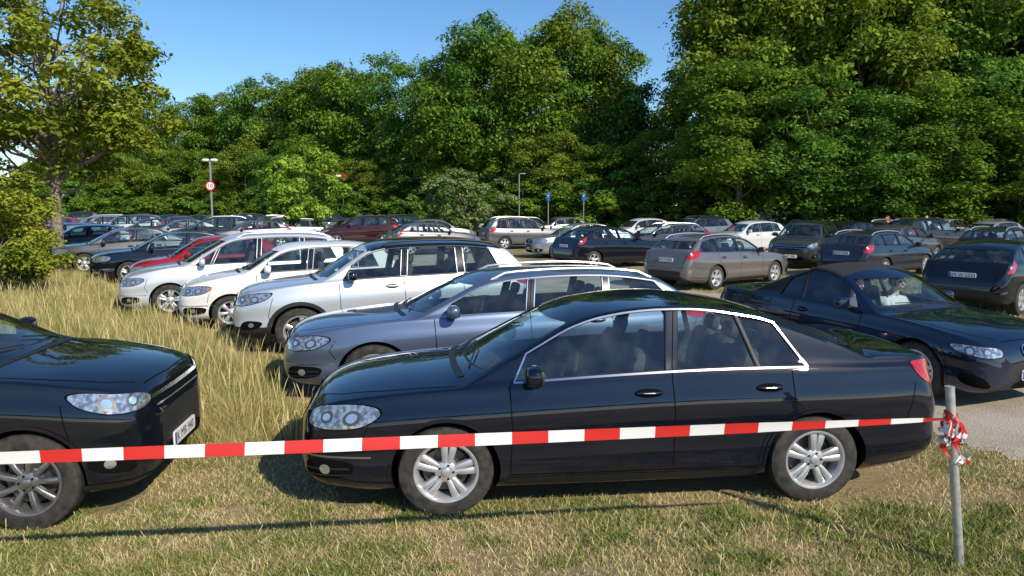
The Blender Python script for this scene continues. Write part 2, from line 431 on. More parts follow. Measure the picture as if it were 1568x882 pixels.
    lo=[(s[0],c.belt(s[0])+.02) for s in lo]
    hi=[]
    e=z[1]+z[3]
    for i in range(31):
        s=e+(a[0]+a[2]-e)*i/30; hi.append((s,max(edge(c,s)[2]-c.wm+.009,c.belt(s)+.02)))
    ribbon(acc,bvh,lo,.014,fs,.004,CHR if c.chromeline else PLAS)
    if c.chromeline:
        ribbon(acc,bvh,hi+[lo[0]],.011,fs,.004,CHR); ribbon(acc,bvh,[lo[-1],hi[0]],.011,fs,.0035,CHR,g=.03)
    else: ribbon(acc,bvh,[lo[-1]]+hi,.012,fs,.003,PLAS)
    D=c.doors
    sill=.30+c.gc
    for i,s in enumerate(D):
        zt0=c.belt(s)
        if i==len(D)-1 and c.sr-s<c.r+.45 and len(D)>2:
            ra=c.r+.09
            pts=[(s,zt0),(s+.01,.78+c.gc)]
            for k in range(7):
                an=math.radians(105+ k*13); pts.append((c.sr+ra*math.cos(an)*1.02,c.r+ra*math.sin(an)))
            pts=[p for p in pts if p[1]>sill]+[(c.sr-ra-.03,sill)]
            ribbon(acc,bvh,pts,.008,fs,.0015,GAP)
        else: ribbon(acc,bvh,[(s,zt0),(s+.015,.6),(s,sill)],.008,fs,.0015,GAP)
        if 0<i<len(D)-1:
            ribbon(acc,bvh,[(s,zt0),(s+.05,edge(c,s)[2]-.03)],.006,fs,.004,GAP)
    ribbon(acc,bvh,[(D[0],sill),(c.sr-c.r-.12,sill)],.008,fs,.0015,GAP)
    for i in range(1,len(D)):
        s=D[i]-.17; z=c.belt(s)-.115
        p=hit(bvh,fs,s,z,.016)
        decal(acc,bvh,circ(s,z,.10,16,.032),fs,.0012,GAP,.05,True,False)
        if p: 
            v,f=superell(p,(.095,.013,.014),.7,12,6); addmir(acc,v,f,PAINT)
            if c.chromeline: 
                v,f=superell(p+Vector((0,.008,0)),(.088,.008,.004),.7,10,4); addmir(acc,v,f,CHR)
    ribbon(acc,bvh,[(c.sf+c.r+.09,.245+c.gc),(c.sr-c.r-.09,.245+c.gc)],.07,fs,.004,PLAS)
    for s in (c.sf,c.sr):
        if c.cladding:
            ra=c.r+.072; ribbon(acc,bvh,[(s+ra*math.cos(math.radians(k*9-9)),c.r+ra*math.sin(math.radians(k*9-9))) for k in range(23)],.055,fs,.006,PLAS)
        else:
            ra=c.r+.054; ribbon(acc,bvh,[(s+ra*math.cos(math.radians(k*9-4)),c.r+ra*math.sin(math.radians(k*9-4))) for k in range(22)],.024,fs,.007,PAINT)
    ribbon(acc,bvh,[(.52,c.zt(.5)-.18),(.46,.6),(c.sf-c.r-.05,.5)],.007,fs,.0015,GAP)
    ribbon(acc,bvh,[(.16,c.W*.55),(.3,c.W*.70),(.6,c.W*.80),(c.cowl-.05,c.W*.86)],.009,ft,.0015,GAP)
    ribbon(acc,bvh,[(.115,-c.W*.5),(.09,0),(.115,c.W*.5)],.008,ft,.0015,GAP,False)
    ribbon(acc,bvh,[(c.cowl-.01,-.60*c.W/.88),(c.cowl-.05,-.3),(c.cowl-.06,0),(c.cowl-.05,.3),(c.cowl-.01,.60*c.W/.88)],.05,ft,.003,PLAS,False)
    for y0 in (-.5,.05):
        pts=[]
        for k in range(5):
            p=hit(bvh,ft,c.cowl+.05+.02*k,y0+.10*k,.006)
            if p: pts.append(p)
        if len(pts)>2: v,f=tube(pts,.006,5); acc.add(v,f,PLAS)
    n=c.nose; g=c.gc
    if c.front=='bmw':
        for sg in (1,-1):
            q=[(sg*.03,n-.17),(sg*.20,n-.19),(sg*.24,n-.09),(sg*.19,n-.05),(sg*.04,n-.045)]
            decal(acc,bvh,q,ff,.012,CHR,.04); decal(acc,bvh,[((p[0]-sg*.13)*.86+sg*.13,(p[1]-n+.11)*.82+n-.11) for p in q],ff,.016,GAP,.04)
        decal(acc,bvh,[(-.38,.24),(.38,.24),(.30,.36),(-.30,.36)],ff,.006,GAP,.05)
        decal(acc,bvh,[(.50,.26),(.80,.30),(.84,.43),(.6,.40)],fc,.006,GAP,.04,True)
        H=[(.40,n-.17),(.62,n-.18),(.86,n-.12),(.92,n-.055),(.8,n-.04),(.42,n-.065)]
    elif c.front=='suv':
        decal(acc,bvh,[(-.5,n-.22),(.5,n-.22),(.56,n-.06),(-.56,n-.06)],ff,.006,GAP,.05)
        ribbon(acc,bvh,[(-.52,n-.1),(.52,n-.1)],.025,ff,.012,CHR,False); ribbon(acc,bvh,[(-.5,n-.165),(.5,n-.165)],.012,ff,.012,CHR,False)
        decal(acc,bvh,[(-.5,.27+g),(.5,.27+g),(.42,.42+g),(-.42,.42+g)],ff,.006,GAP,.05)
        decal(acc,bvh,[(.58,.33+g),(.84,.35+g),(.90,.46+g),(.66,.48+g)],fc,.006,GAP,.04,True)
        ribbon(acc,bvh,[(.3,.25+g),(.6,.235+g),(.98,.25+g)],.05,fc,.008,PLAS)
        decal(acc,bvh,circ(.76,.41+g,.032),fc,.010,LENS,.03,True)
        H=[(.44,n-.16),(.66,n-.17),(.90,n-.10),(.98,n+.03),(.86,n+.035),(.50,n-.03)]
    else:
        decal(acc,bvh,[(-.40,n-.19),(.40,n-.19),(.50,n-.045),(-.50,n-.045)],ff,.005,GAP,.05)
        for k in range(3): ribbon(acc,bvh,[(-.42-.03*k,n-.155+.045*k),(.42+.03*k,n-.155+.045*k)],.012,ff,.010,CHR,False)
        v,f=superell((0,0,0),(.012,.055,.055),1,12,8); p=hit(bvh,ff,0,n-.105,.01)
        if p: acc.add([Vector(q)+p for q in v],f,CHR)
        decal(acc,bvh,[(-.46,.25+g),(.46,.25+g),(.40,.36+g),(-.40,.36+g)],ff,.005,GAP,.05)
        decal(acc,bvh,[(.54,.28+g),(.86,.30+g),(.90,.42+g),(.56,.43+g)],fc,.005,GAP,.04,True)
        for k in range(2): ribbon(acc,bvh,[(.56,.31+g+.045*k),(.86,.325+g+.045*k)],.012,fc,.010,PLAS)
        decal(acc,bvh,circ(.72,.36+g,.034),fc,.012,LENS,.03,True)
        ribbon(acc,bvh,[(.5,.445+g),(.97,.45+g)],.013,fc,.006,CHR)
        H=[(.46,n-.16),(.62,n-.185),(.84,n-.16),(.95,n-.07),(.92,n-.015),(.78,n-.0),(.52,n-.035)]
    if c.head: H=c.head
    decal(acc,bvh,H,fc,.004,GAP,.035,True)
    cu=sum(p[0] for p in H)/len(H); cv=sum(p[1] for p in H)/len(H)
    decal(acc,bvh,[((p[0]-cu)*.95+cu,(p[1]-cv)*.90+cv) for p in H],fc,.007,LAMP,.03,True)
    for du,rr_ in ((-.09,.036),(.06,.044)):
        decal(acc,bvh,circ(cu+du,cv-.006,rr_+.005),fc,.009,DISC,.03,True,False); decal(acc,bvh,circ(cu+du,cv-.006,rr_*.7),fc,.0115,LENS,.03,True,False)
    if c.ind: decal(acc,bvh,[(H[-3][0]-.02,H[-3][1]-.09),(H[-3][0]+.03,H[-3][1]-.05),(H[-3][0]+.01,H[-3][1]-.02),(H[-3][0]-.03,H[-3][1]-.04)],fc,.011,ORA,.03,True)
    if c.text not in TXT: TXT[c.text]=text_pts(c.text,.10)
    tv,tf=TXT[c.text]
    for fr,zc,sg in ((ff,.40+g,1),(frr,(.80 if not c.sedan else .78)+g*.5,-1)):
        p=hit(bvh,fr,0,zc,0)
        if not p: continue
        x=p.x-.012*sg
        v,f=superell((x,0,zc),(.008,.26,.056),.15,16,6); acc.add(v,f,PLATE)
        xs=x-.0095*sg
        acc.add([(xs,q[0]*(-sg),zc+q[1]) for q in tv],tf,GAP)
        acc.add([(xs,sg*.215,zc-.045),(xs,sg*.25,zc-.045),(xs,sg*.25,zc+.045),(xs,sg*.215,zc+.045)],[(0,1,2,3)],BLUE)
    t=c.tailz if c.sedan else c.rgz
    TL=c.taill or ([(.44,t-.24),(.70,t-.24),(.77,t-.13),(.75,t-.06),(.44,t-.075)] if c.sedan else [(.52,t-.22),(.84,t-.22),(.93,t-.04),(.86,t+.02),(.66,t-.03)])
    decal(acc,bvh,TL,rc,.006,TAIL,.035,True)
    cu=sum(p[0] for p in TL)/len(TL); cv=sum(p[1] for p in TL)/len(TL)
    decal(acc,bvh,circ(cu-.06,cv,.03),rc,.010,LENS,.03,True)
    decal(acc,bvh,[(-.5,.28+g),(.5,.28+g),(.5,.36+g),(-.5,.36+g)],frr,.006,PLAS,.06)
    if not c.sedan: ribbon(acc,bvh,[(-.66,.62+g),(.66,.62+g)],.008,frr,.003,GAP,False)
    ribbon(acc,bvh,[(-.64,t-.04),(-.60,.62+g)],.007,frr,.003,GAP)
    ribbon(acc,bvh,[(c.sr+c.r+.06,.60+g*.5),(L-.30,.62+g*.5),(L-.24,t-.22)],.006,fs,.0015,GAP)
    ribbon(acc,bvh,[(c.sr+c.r+.10,.30+g),(L-.10,.34+g)],.09,fs,.004,PLAS)
    for s in (c.sf,c.sr):
        for sd in (1,-1): wheel(acc,s,sd*(c.w(s)-.028),sd,c.r,c)
    s=c.wins[0][0]+.12; z=c.belt(s)+.085; p=hit(bvh,fs,s,c.belt(s)+.005,0)
    y=(p.y if p else c.W)
    v,f=superell((s,y+.12,z),(.06,.105,.072),.65,14,9); addmir(acc,v,f,PAINT if not c.cladding else BGL)
    v,f=superell((s+.03,y+.12,z),(.035,.092,.06),.5,12,7); addmir(acc,v,f,PLAS)
    v,f=superell((s,y+.03,z-.055),(.03,.07,.022),.7,10,6); addmir(acc,v,f,PLAS)
    if c.rails:
        m=c.railmat if c.railmat is not None else RIM
        pts=[]
        K=12
        for k in range(K+1):
            s=c.hdr+.12+(c.rend-.05-c.hdr-.12)*k/K; _,ye,ze=edge(c,s)
            p=hit(bvh,ft,s,ye-.07,0)
            if p: pts.append(p+Vector((0,0,(-.005 if k in(0,K) else .045))))
        v,f=tube(pts,.016,8); addmir(acc,v,f,m)
    z=floor
    for s,ys in ((c.cowl+1.25,(-.37,.37)),(min(c.rgs-.35,c.cowl+2.05),(-.42,0,.42))):
        if c.soft and len(ys)==3: continue
        for y in ys:
            Rt=Matrix.Rotation(math.radians(14),3,'Y')
            hs=min(.60,c.H-z-.30)
            v,f=superell((s,y,z+hs*.40),(.07,.23 if len(ys)==2 else .2,hs*.5),.5,12,8,Rt); acc.add(v,f,INT)
            v,f=superell((s+.09,y,z+hs*.98),(.045,.12,.075),.6,12,7,Rt); acc.add(v,f,INT)
    v,f=superell((c.cowl+.38,0,z+.04),(.26,.66,max(.05,c.belt0-z-.02)),.35,16,7); acc.add(v,f,INT)
    pts=[(c.cowl+.78+.06*math.sin(t*math.pi/9),-.37+.18*math.cos(t*math.pi/9),z+.17+.17*math.sin(t*math.pi/9)) for t in range(19)]
    v,f=tube(pts,.014,6,False); acc.add(v,f,PLAS)
    v,f=superell((c.hdr+.12,0,c.H-.15),(.012,.11,.035),.6,10,6); acc.add(v,f,INT)
    me=acc.mesh(name,MATS,(-L/2,0,0)); me['L']=L
    return me
CARS=[]
def place(me,x,y,head,col,metal=0.0,name='parked_car',scale=(1,1,1),z=0):
    o=link(bpy.data.objects.new(name,me)); o.location=(x,y,z); o.rotation_euler=(0,0,math.radians(head)+math.pi); o.scale=scale
    o.color=(*col,metal); CARS.append((x,y,math.radians(head),me['L']/2*scale[0],.92)); return o
sedan=build_car(spec(L=4.55,H=1.465,cowl=1.12,hdr=1.90,rend=3.16,rgs=4.03,rgz=1.135,tailz=1.10,hood=.985,nose=.81,belt0=.90,belt1=.99,sf=1.0,sr=3.58,r=.325,rd=.05,sedan=True,boxy=.06,hc=.065,
   wins=[(1.46,2.50,.09,.04),(2.59,3.15,.04,-.12),(3.185,3.52,-.12,-.21)],doors=[1.43,2.545,3.40],chromeline=True,tum=.345,cr=.024,wm=.026,text='OS AU 481',
   head=[(.54,.66),(.70,.63),(.92,.645),(1.02,.73),(.99,.80),(.86,.825),(.60,.795)]),'sedan')
wagon=build_car(spec(L=4.6,H=1.43,W=.885,cowl=1.22,hdr=2.0,rend=3.95,rgs=4.42,rgz=1.05,hood=.955,nose=.77,belt0=.90,belt1=.98,sf=.9,sr=3.5,r=.325,rd=.08,cr=.04,wm=.035,
   wins=[(1.56,2.45,.12,.05),(2.54,3.30,.05,.02),(3.38,4.15,.02,-.24)],doors=[1.5,2.49,3.38],chromeline=True,rails=1,text='GM T 5203',ind=False),'wagon')
suv=build_car(spec(L=4.35,H=1.66,W=.89,cowl=1.12,hdr=1.85,rend=3.85,rgs=4.22,rgz=1.15,hood=1.10,nose=.90,belt0=1.04,belt1=1.14,sf=.87,sr=3.45,r=.345,rd=.09,gc=.05,
   wins=[(1.45,2.25,.12,.05),(2.35,3.08,.05,.0),(3.2,3.75,.0,-.16)],doors=[1.4,2.30,3.16],roofmat=BGL,rails=1,railmat=PLAS,front='suv',cladding=True,spokes=(5,False),text='K JM 288'),'suv')
cross=build_car(spec(L=4.27,H=1.58,W=.89,cowl=1.06,hdr=1.95,rend=3.75,rgs=4.13,rgz=1.12,hood=1.11,nose=.93,belt0=1.04,belt1=1.12,sf=.76,sr=3.43,r=.34,rd=.09,gc=.03,blunt=1.0,rimm=RIMD,
   wins=[(1.45,2.22,.12,.05),(2.32,3.06,.05,.0),(3.18,3.65,.0,-.16)],doors=[1.36,2.27,3.12],front='suv',spokes=(9,False),text='K MR 940',
   head=[(.40,.83),(.52,.77),(.74,.765),(.90,.83),(.955,.93),(.86,.945),(.64,.905),(.46,.875)]),'crossover')
mpv=build_car(spec(L=4.5,H=1.64,W=.89,cowl=1.10,hdr=2.0,rend=4.0,rgs=4.36,rgz=1.08,hood=1.04,nose=.80,belt0=.98,belt1=1.05,sf=.89,sr=3.58,r=.325,rd=.08,
   wins=[(1.36,1.62,.12,.12),(1.68,2.46,.14,.05),(2.55,3.30,.05,.02),(3.40,4.02,.02,-.16)],doors=[1.58,2.5,3.38],rails=1,spokes=(5,True),text='BM LS 77'),'mpv')
small=build_car(spec(L=3.85,H=1.53,W=.84,cowl=.96,hdr=1.64,rend=3.25,rgs=3.66,rgz=1.02,hood=1.02,nose=.80,belt0=.96,belt1=1.04,sf=.8,sr=3.2,r=.305,rd=.08,
   wins=[(1.26,2.0,.12,.05),(2.1,2.76,.05,.0),(2.86,3.2,.0,-.12)],doors=[1.2,2.05,2.84],spokes=(7,False),text='SU LP 31',ind=True),'small_hatch')
hatch=build_car(spec(L=4.3,H=1.48,W=.89,cowl=1.15,hdr=1.93,rend=3.5,rgs=4.08,rgz=1.04,hood=.98,nose=.76,belt0=.93,belt1=1.03,sf=.88,sr=3.5,r=.325,rd=.09,boxy=.02,
   wins=[(1.53,2.30,.12,.06),(2.40,3.08,.06,.0),(3.18,3.55,.0,-.18)],doors=[1.42,2.35,3.16],spokes=(5,False),text='GM W 5533',taill=[(.66,.86),(.86,.88),(.95,1.04),(.90,1.14),(.78,1.0)]),'hatch')
conv=build_car(spec(L=4.43,H=1.43,W=.885,cowl=1.30,hdr=2.02,rend=2.75,rgs=3.62,rgz=1.02,tailz=.98,hood=.95,nose=.77,belt0=.895,belt1=.94,sf=.82,sr=3.5,r=.335,sedan=True,rd=.07,cr=.05,wm=.035,boxy=.03,
   wins=[(1.67,2.58,.12,.05),(2.62,3.02,.05,-.12)],doors=[1.58,2.70],chromeline=False,front='bmw',soft=True,roofmat=FAB,spokes=(5,True),rimr=.72,text='K BM 220'),'convertible')
van=build_car(spec(L=4.9,H=1.95,W=.94,cowl=.95,hdr=1.65,rend=4.72,rgs=4.85,rgz=1.15,hood=1.16,nose=.9,belt0=1.08,belt1=1.12,sf=.9,sr=3.9,r=.34,rd=.04,tum=.16,gc=.03,
   wins=[(1.3,2.05,.12,.03),(2.17,3.3,.0,.0),(3.42,4.6,.0,-.04)],doors=[1.2,2.11,3.36],front='suv',spokes=(7,False),text='K ZT 61'),'van')
print('cars built',time.time()-T0)
BLK=(.006,.008,.014)
place(sedan,.79,6.01,185.7,(.003,.005,.013),0,scale=(1.055,1,1.01))
place(cross,-4.74,5.47,7,(.005,.007,.012),0)
place(wagon,-.17,9.32,192,(.13,.17,.26),.6,scale=(1.13,1,1))
place(suv,-2.05,12.1,198,(.60,.64,.68),.4,scale=(1.09,1,1))
place(small,-4.1,14.2,200,(.78,.78,.76),0,scale=(1.10,1,1))
place(mpv,-5.8,15.9,203,(.70,.72,.75),.4,scale=(1.05,1,1))
place(small,-7.75,19.0,205,(.30,.008,.012),0,scale=(1,1,.95))
place(sedan,-9.9,21.9,205,BLK,0)
place(sedan,-13.2,25.4,207,(.07,.075,.08),.5)
place(hatch,-17.0,29.3,207,(.10,.12,.15),.6)
place(wagon,-20.5,33.5,207,(.35,.36,.38),.6)
CH=-67; CX,CY=4.80,9.88
place(conv,CX,CY,CH,(.005,.012,.034),.0,name='convertible_car')
place(wagon,5.8,20.65,37,(.20,.185,.175),.5)
place(hatch,10.8,16.2,37,BLK,0)
place(wagon,11.6,23.4,37,(.02,.025,.04),0)
place(hatch,3.6,27,30,BLK,0)
place(sedan,2.9,32,195,(.34,.36,.39),.5)
place(suv,10.9,27.5,235,(.05,.055,.06),.3)
place(small,10.8,34,200,(.62,.62,.6),0)
place(suv,9.6,39,205,(.2,.2,.21),.6)
place(small,7.0,41,200,(.6,.6,.6),0)
place(van,15.2,45,200,(.02,.06,.13),0,name='parked_van')
place(hatch,16.8,36,30,BLK,0); place(suv,18.6,33,20,(.03,.03,.03),0); place(wagon,18.3,27.5,37,(.02,.02,.022),0); place(hatch,15.2,29,37,(.1,.1,.11),.5)
place(mpv,.6,38.5,20,(.16,.155,.16),.5); place(hatch,-4.2,42,20,(.22,.22,.21),.5); place(suv,-8.4,41,195,(.04,.006,.008),0)
place(hatch,-3.6,34,25,(.14,.14,.15),.5); place(wagon,6.6,33,195,(.03,.03,.035),0)
cols=[((.02,.02,.025),0),((.4,.4,.42),.6),((.12,.12,.13),.6),((.03,.032,.04),.2),((.02,.04,.12),0),((.10,.10,.11),.3),((.25,.26,.28),.6),((.006,.006,.008),0),((.30,.02,.02),0),((.45,.46,.47),.4)]
meshes=[sedan,wagon,suv,mpv,small,hatch,hatch,wagon]
def row(x0,y0,dx,dy,n,head):
    for i in range(n):
        if random.random()<.08: continue
        cc=random.choice(cols); place(random.choice(meshes),x0+dx*i+random.uniform(-.2,.2),y0+dy*i+random.uniform(-.4,.4),head+random.uniform(-3,3),cc[0],cc[1])
row(-13.5,38.5,-2.5,1.6,8,205); row(-12,50,-3.0,1.2,12,25); row(-9,50,3.0,-.3,13,200)
row(22,34,3.1,.6,5,205); row(22,42,3.1,.4,5,25); row(-20,60,-3.4,1.5,10,205); row(22,25,3.2,1,3,30); row(-12,44.5,3.0,.0,3,30)
# ---------------------------------------------------------------- np mesh
def np_mesh(name,V,F,mats,mi=None,attr=None,smooth=False):
    me=bpy.data.meshes.new(name); k=F.shape[1]
    me.vertices.add(len(V)); me.vertices.foreach_set('co',V.astype(np.float32).ravel())
    me.loops.add(F.size); me.loops.foreach_set('vertex_index',F.astype(np.int32).ravel())
    me.polygons.add(len(F)); me.polygons.foreach_set('loop_start',np.arange(0,F.size,k,dtype=np.int32))
    for m in mats: me.materials.append(m)
    if mi is not None: me.polygons.foreach_set('material_index',mi.astype(np.int32))
    me.update(calc_edges=True)
    if attr is not None:
        a=me.attributes.new('shade','FLOAT','POINT'); a.data.foreach_set('value',attr.astype(np.float32))
    return me
def leafmat(name,c0,c1,trans=.3,cm=None):
    m=bpy.data.materials.new(name); m.use_nodes=True; nt=m.node_tree; nt.nodes.clear()
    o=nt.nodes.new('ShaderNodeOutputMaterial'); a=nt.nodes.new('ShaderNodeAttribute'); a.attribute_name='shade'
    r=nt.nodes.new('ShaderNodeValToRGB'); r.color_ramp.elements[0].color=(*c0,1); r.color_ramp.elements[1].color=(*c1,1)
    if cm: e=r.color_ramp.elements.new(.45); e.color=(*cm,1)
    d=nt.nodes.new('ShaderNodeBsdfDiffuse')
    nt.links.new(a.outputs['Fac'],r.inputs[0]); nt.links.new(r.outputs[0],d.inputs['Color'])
    if trans>0:
        t=nt.nodes.new('ShaderNodeBsdfTranslucent'); mx=nt.nodes.new('ShaderNodeMixShader'); mx.inputs[0].default_value=trans
        nt.links.new(r.outputs[0],t.inputs[0]); nt.links.new(d.outputs[0],mx.inputs[1]); nt.links.new(t.outputs[0],mx.inputs[2]); nt.links.new(mx.outputs[0],o.inputs[0])
    else: nt.links.new(d.outputs[0],o.inputs[0])
    return m
leafF=[leafmat('forest_leaves_a',(.055,.13,.016),(.31,.45,.06),.36),leafmat('forest_leaves_b',(.045,.13,.022),(.24,.42,.07),.36),leafmat('forest_leaves_c',(.08,.14,.016),(.38,.47,.07),.36)]
leaf_yellow=leafmat('tree_leaves',(.10,.16,.018),(.44,.47,.06))
leaf_bright=leafmat('young_leaves',(.12,.24,.025),(.42,.60,.09))
bark=noisecol(mat('bark',rough=.9),(.12,.095,.07),(.32,.26,.19),14,6,bump=.6)
grassmat=leafmat('grass_blades',(.10,.18,.03),(.80,.64,.36),0,(.38,.33,.12))
def unit(n): 
    v=RNG.normal(size=(n,3)); return v/np.linalg.norm(v,axis=1,keepdims=True)
def tree_mesh(name,H,R,base,nblob,nleaf,ls,leafm,blobr=(.09,.14),flat=.6,limbs=14,trunk=None,shell=(.45,1.0),seed=0,lean=0,ax=(1,1,.5)):
    global RNG; RNG=np.random.default_rng(seed); rnd=random.Random(seed)
    tr=trunk or H*.018; zc=(base+H)/2; rz=(H-base)/2*.93
    pts=[]
    for _ in range(nblob):
        d=unit(1)[0]; q=rnd.uniform(*shell)**.7
        wob=1+.18*math.sin(3*math.atan2(d[1],d[0])+seed)+.12*math.sin(5*d[2]+seed*2)
        p=np.array([d[0]*R*q*wob,d[1]*R*q*wob,zc+d[2]*rz*q]); 
        if p[2]<zc: p[:2]*=.75+.25*(p[2]-base)/(zc-base+.01)
        pts.append(p)
    VV=[];FF=[];AA=[];MI=[];off=0
    def addt(path,rad,nn=8):
        nonlocal off
        v,f=tube(path,rad,nn,False); VV.append(np.array([tuple(p) for p in v])); FF.append(np.array(f)+off); AA.append(np.zeros(len(v))); MI.append(np.ones(len(f))); off+=len(v)
    tp=[(lean*H*t*t+.02*H*math.sin(5*t+seed)*t,.015*H*math.cos(4*t+seed)*t,H*.8*t) for t in np.linspace(0,1,9)]
    addt(tp,[tr*(1-.85*t)*(1.35 if i==0 else 1) for i,t in enumerate(np.linspace(0,1,9))],10)
    for i in range(min(limbs,nblob)):
        p=pts[i]; t=min(.85,max(.18,(p[2]-.25*math.hypot(p[0],p[1]))/(H*.8)*.75)); k=t*8; a=int(k); f=k-a
        s=Vector(tp[a]).lerp(Vector(tp[min(8,a+1)]),f); e=Vector(p); mid=s.lerp(e,.5)+Vector((0,0,-.04*H+.05*H*rnd.random()))+Vector((rnd.uniform(-1,1),rnd.uniform(-1,1),0))*.02*H
        r0=tr*.42*(1-.5*t)
        addt([s,s.lerp(mid,.5)+Vector((0,0,.01*H)),mid,mid.lerp(e,.6),e],[r0,r0*.8,r0*.6,r0*.35,r0*.12],6)
    C_=[];Nn=[];Sh=[]
    for p in pts:
        br=rnd.uniform(*blobr)*H; n=int(nleaf*(br/(np.mean(blobr)*H))**2)
        ns=6; cen=unit(ns)*np.array([.75,.75,.35])*br*RNG.uniform(.3,1,(ns,1)); si=RNG.integers(0,ns,n)
        d=unit(n); d[:,2]=np.abs(d[:,2])*np.where(RNG.random(n)<.75,1,-1)
        q=RNG.uniform(.35,1.05,n)[:,None]**.6; pos=p+cen[si]+d*q*br*.55*np.array([1,1,flat])*(1+.12*RNG.normal(size=(n,1)))
        pos[:,2]-=.30*br*(np.hypot(pos[:,0]-p[0],pos[:,1]-p[1])/br)**2
        C_.append(pos); nn=d*.6+unit(n)*.6+np.array([0,0,.6]); Nn.append(nn/np.linalg.norm(nn,axis=1,keepdims=True))
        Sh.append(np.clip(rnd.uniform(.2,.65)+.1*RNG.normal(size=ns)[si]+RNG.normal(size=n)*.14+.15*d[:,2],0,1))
    C_=np.concatenate(C_);Nn=np.concatenate(Nn);Sh=np.concatenate(Sh)
    ok=C_[:,2]>.15; C_=C_[ok];Nn=Nn[ok];Sh=Sh[ok]; n=len(C_)
    a=np.cross(Nn,unit(n)); a/=np.linalg.norm(a,axis=1,keepdims=True)+1e-9; bb=np.cross(Nn,a)
    s=(ls*RNG.uniform(.6,1.3,n))[:,None]
    quad=np.stack([C_-a*s,C_-bb*s*ax[2]+Nn*s*.12,C_+a*s,C_+bb*s*ax[2]+Nn*s*.12],1).reshape(-1,3)
    VV.append(quad);FF.append(np.arange(4*n).reshape(n,4)+off);AA.append(np.repeat(Sh,4));MI.append(np.zeros(n))
    return np_mesh(name,np.concatenate(VV),np.concatenate(FF),[leafm,bark],np.concatenate(MI),np.concatenate(AA))
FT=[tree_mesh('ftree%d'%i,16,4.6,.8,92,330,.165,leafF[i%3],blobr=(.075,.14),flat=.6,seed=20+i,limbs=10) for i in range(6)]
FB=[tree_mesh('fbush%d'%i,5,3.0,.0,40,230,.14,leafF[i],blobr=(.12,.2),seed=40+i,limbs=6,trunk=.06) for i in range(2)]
forest=link(bpy.data.objects.new('forest_trees',None))
def ft(x,y,h,me=None,wd=1.0,base=16):
    o=link(bpy.data.objects.new('forest_tree_crown',me or random.choice(FT))); o.location=(x,y,0); s=h/base; o.scale=(s*wd,s*wd,s)
    o.rotation_euler=(0,0,random.uniform(0,6.28)); o.parent=forest
sil=[(-62,105,17),(-55,100,16.5),(-48,95,15.8),(-43,93,16.2),(-38,90,16.2),(-33.5,88,16.4),(-29,85,16.8),(-25,82,17.0),(-21.5,80,17.2),(-18.5,75,16.8),(-15.5,72,17.2),(-11.4,70,17.0),(-7.6,66,15.6),(-4.2,63,17.4),(-1.4,62,18.4),(1.6,61,18.6),(4.9,60,18.4),(7.0,60,16.2),(9.4,60,12.4),(13.7,52,15.0),(16,50,20)]
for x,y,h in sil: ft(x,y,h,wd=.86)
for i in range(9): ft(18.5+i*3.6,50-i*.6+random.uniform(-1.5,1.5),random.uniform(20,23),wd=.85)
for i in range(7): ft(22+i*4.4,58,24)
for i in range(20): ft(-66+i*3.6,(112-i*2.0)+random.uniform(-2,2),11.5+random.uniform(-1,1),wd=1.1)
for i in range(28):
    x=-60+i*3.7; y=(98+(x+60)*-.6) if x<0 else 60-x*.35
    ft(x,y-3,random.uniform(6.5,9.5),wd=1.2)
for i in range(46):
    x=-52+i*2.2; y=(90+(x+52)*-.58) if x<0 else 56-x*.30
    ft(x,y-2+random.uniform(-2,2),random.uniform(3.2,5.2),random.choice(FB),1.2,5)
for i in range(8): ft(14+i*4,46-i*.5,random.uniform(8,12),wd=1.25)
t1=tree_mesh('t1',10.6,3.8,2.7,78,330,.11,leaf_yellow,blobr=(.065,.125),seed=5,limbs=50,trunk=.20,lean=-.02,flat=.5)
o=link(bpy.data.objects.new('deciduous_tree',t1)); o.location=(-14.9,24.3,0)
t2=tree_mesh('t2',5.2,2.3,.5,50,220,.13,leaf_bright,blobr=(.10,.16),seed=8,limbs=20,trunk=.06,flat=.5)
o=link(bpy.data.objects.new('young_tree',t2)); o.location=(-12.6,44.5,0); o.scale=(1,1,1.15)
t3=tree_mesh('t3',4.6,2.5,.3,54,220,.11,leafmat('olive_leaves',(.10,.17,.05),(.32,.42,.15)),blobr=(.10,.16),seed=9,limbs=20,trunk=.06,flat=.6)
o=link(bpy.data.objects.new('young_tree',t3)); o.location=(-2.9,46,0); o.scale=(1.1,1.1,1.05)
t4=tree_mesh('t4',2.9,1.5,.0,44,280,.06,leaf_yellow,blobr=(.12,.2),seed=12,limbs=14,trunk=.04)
for x,y,s in ((-12.1,17.4,.95),(-13.4,18.6,1.05),(-14.6,20.5,1.2),(-17,24,1.2),(-18.6,25.5,1.5)):
    o=link(bpy.data.objects.new('shrub',t4)); o.location=(x,y,0); o.scale=(s,s,s); o.rotation_euler=(0,0,x*3)
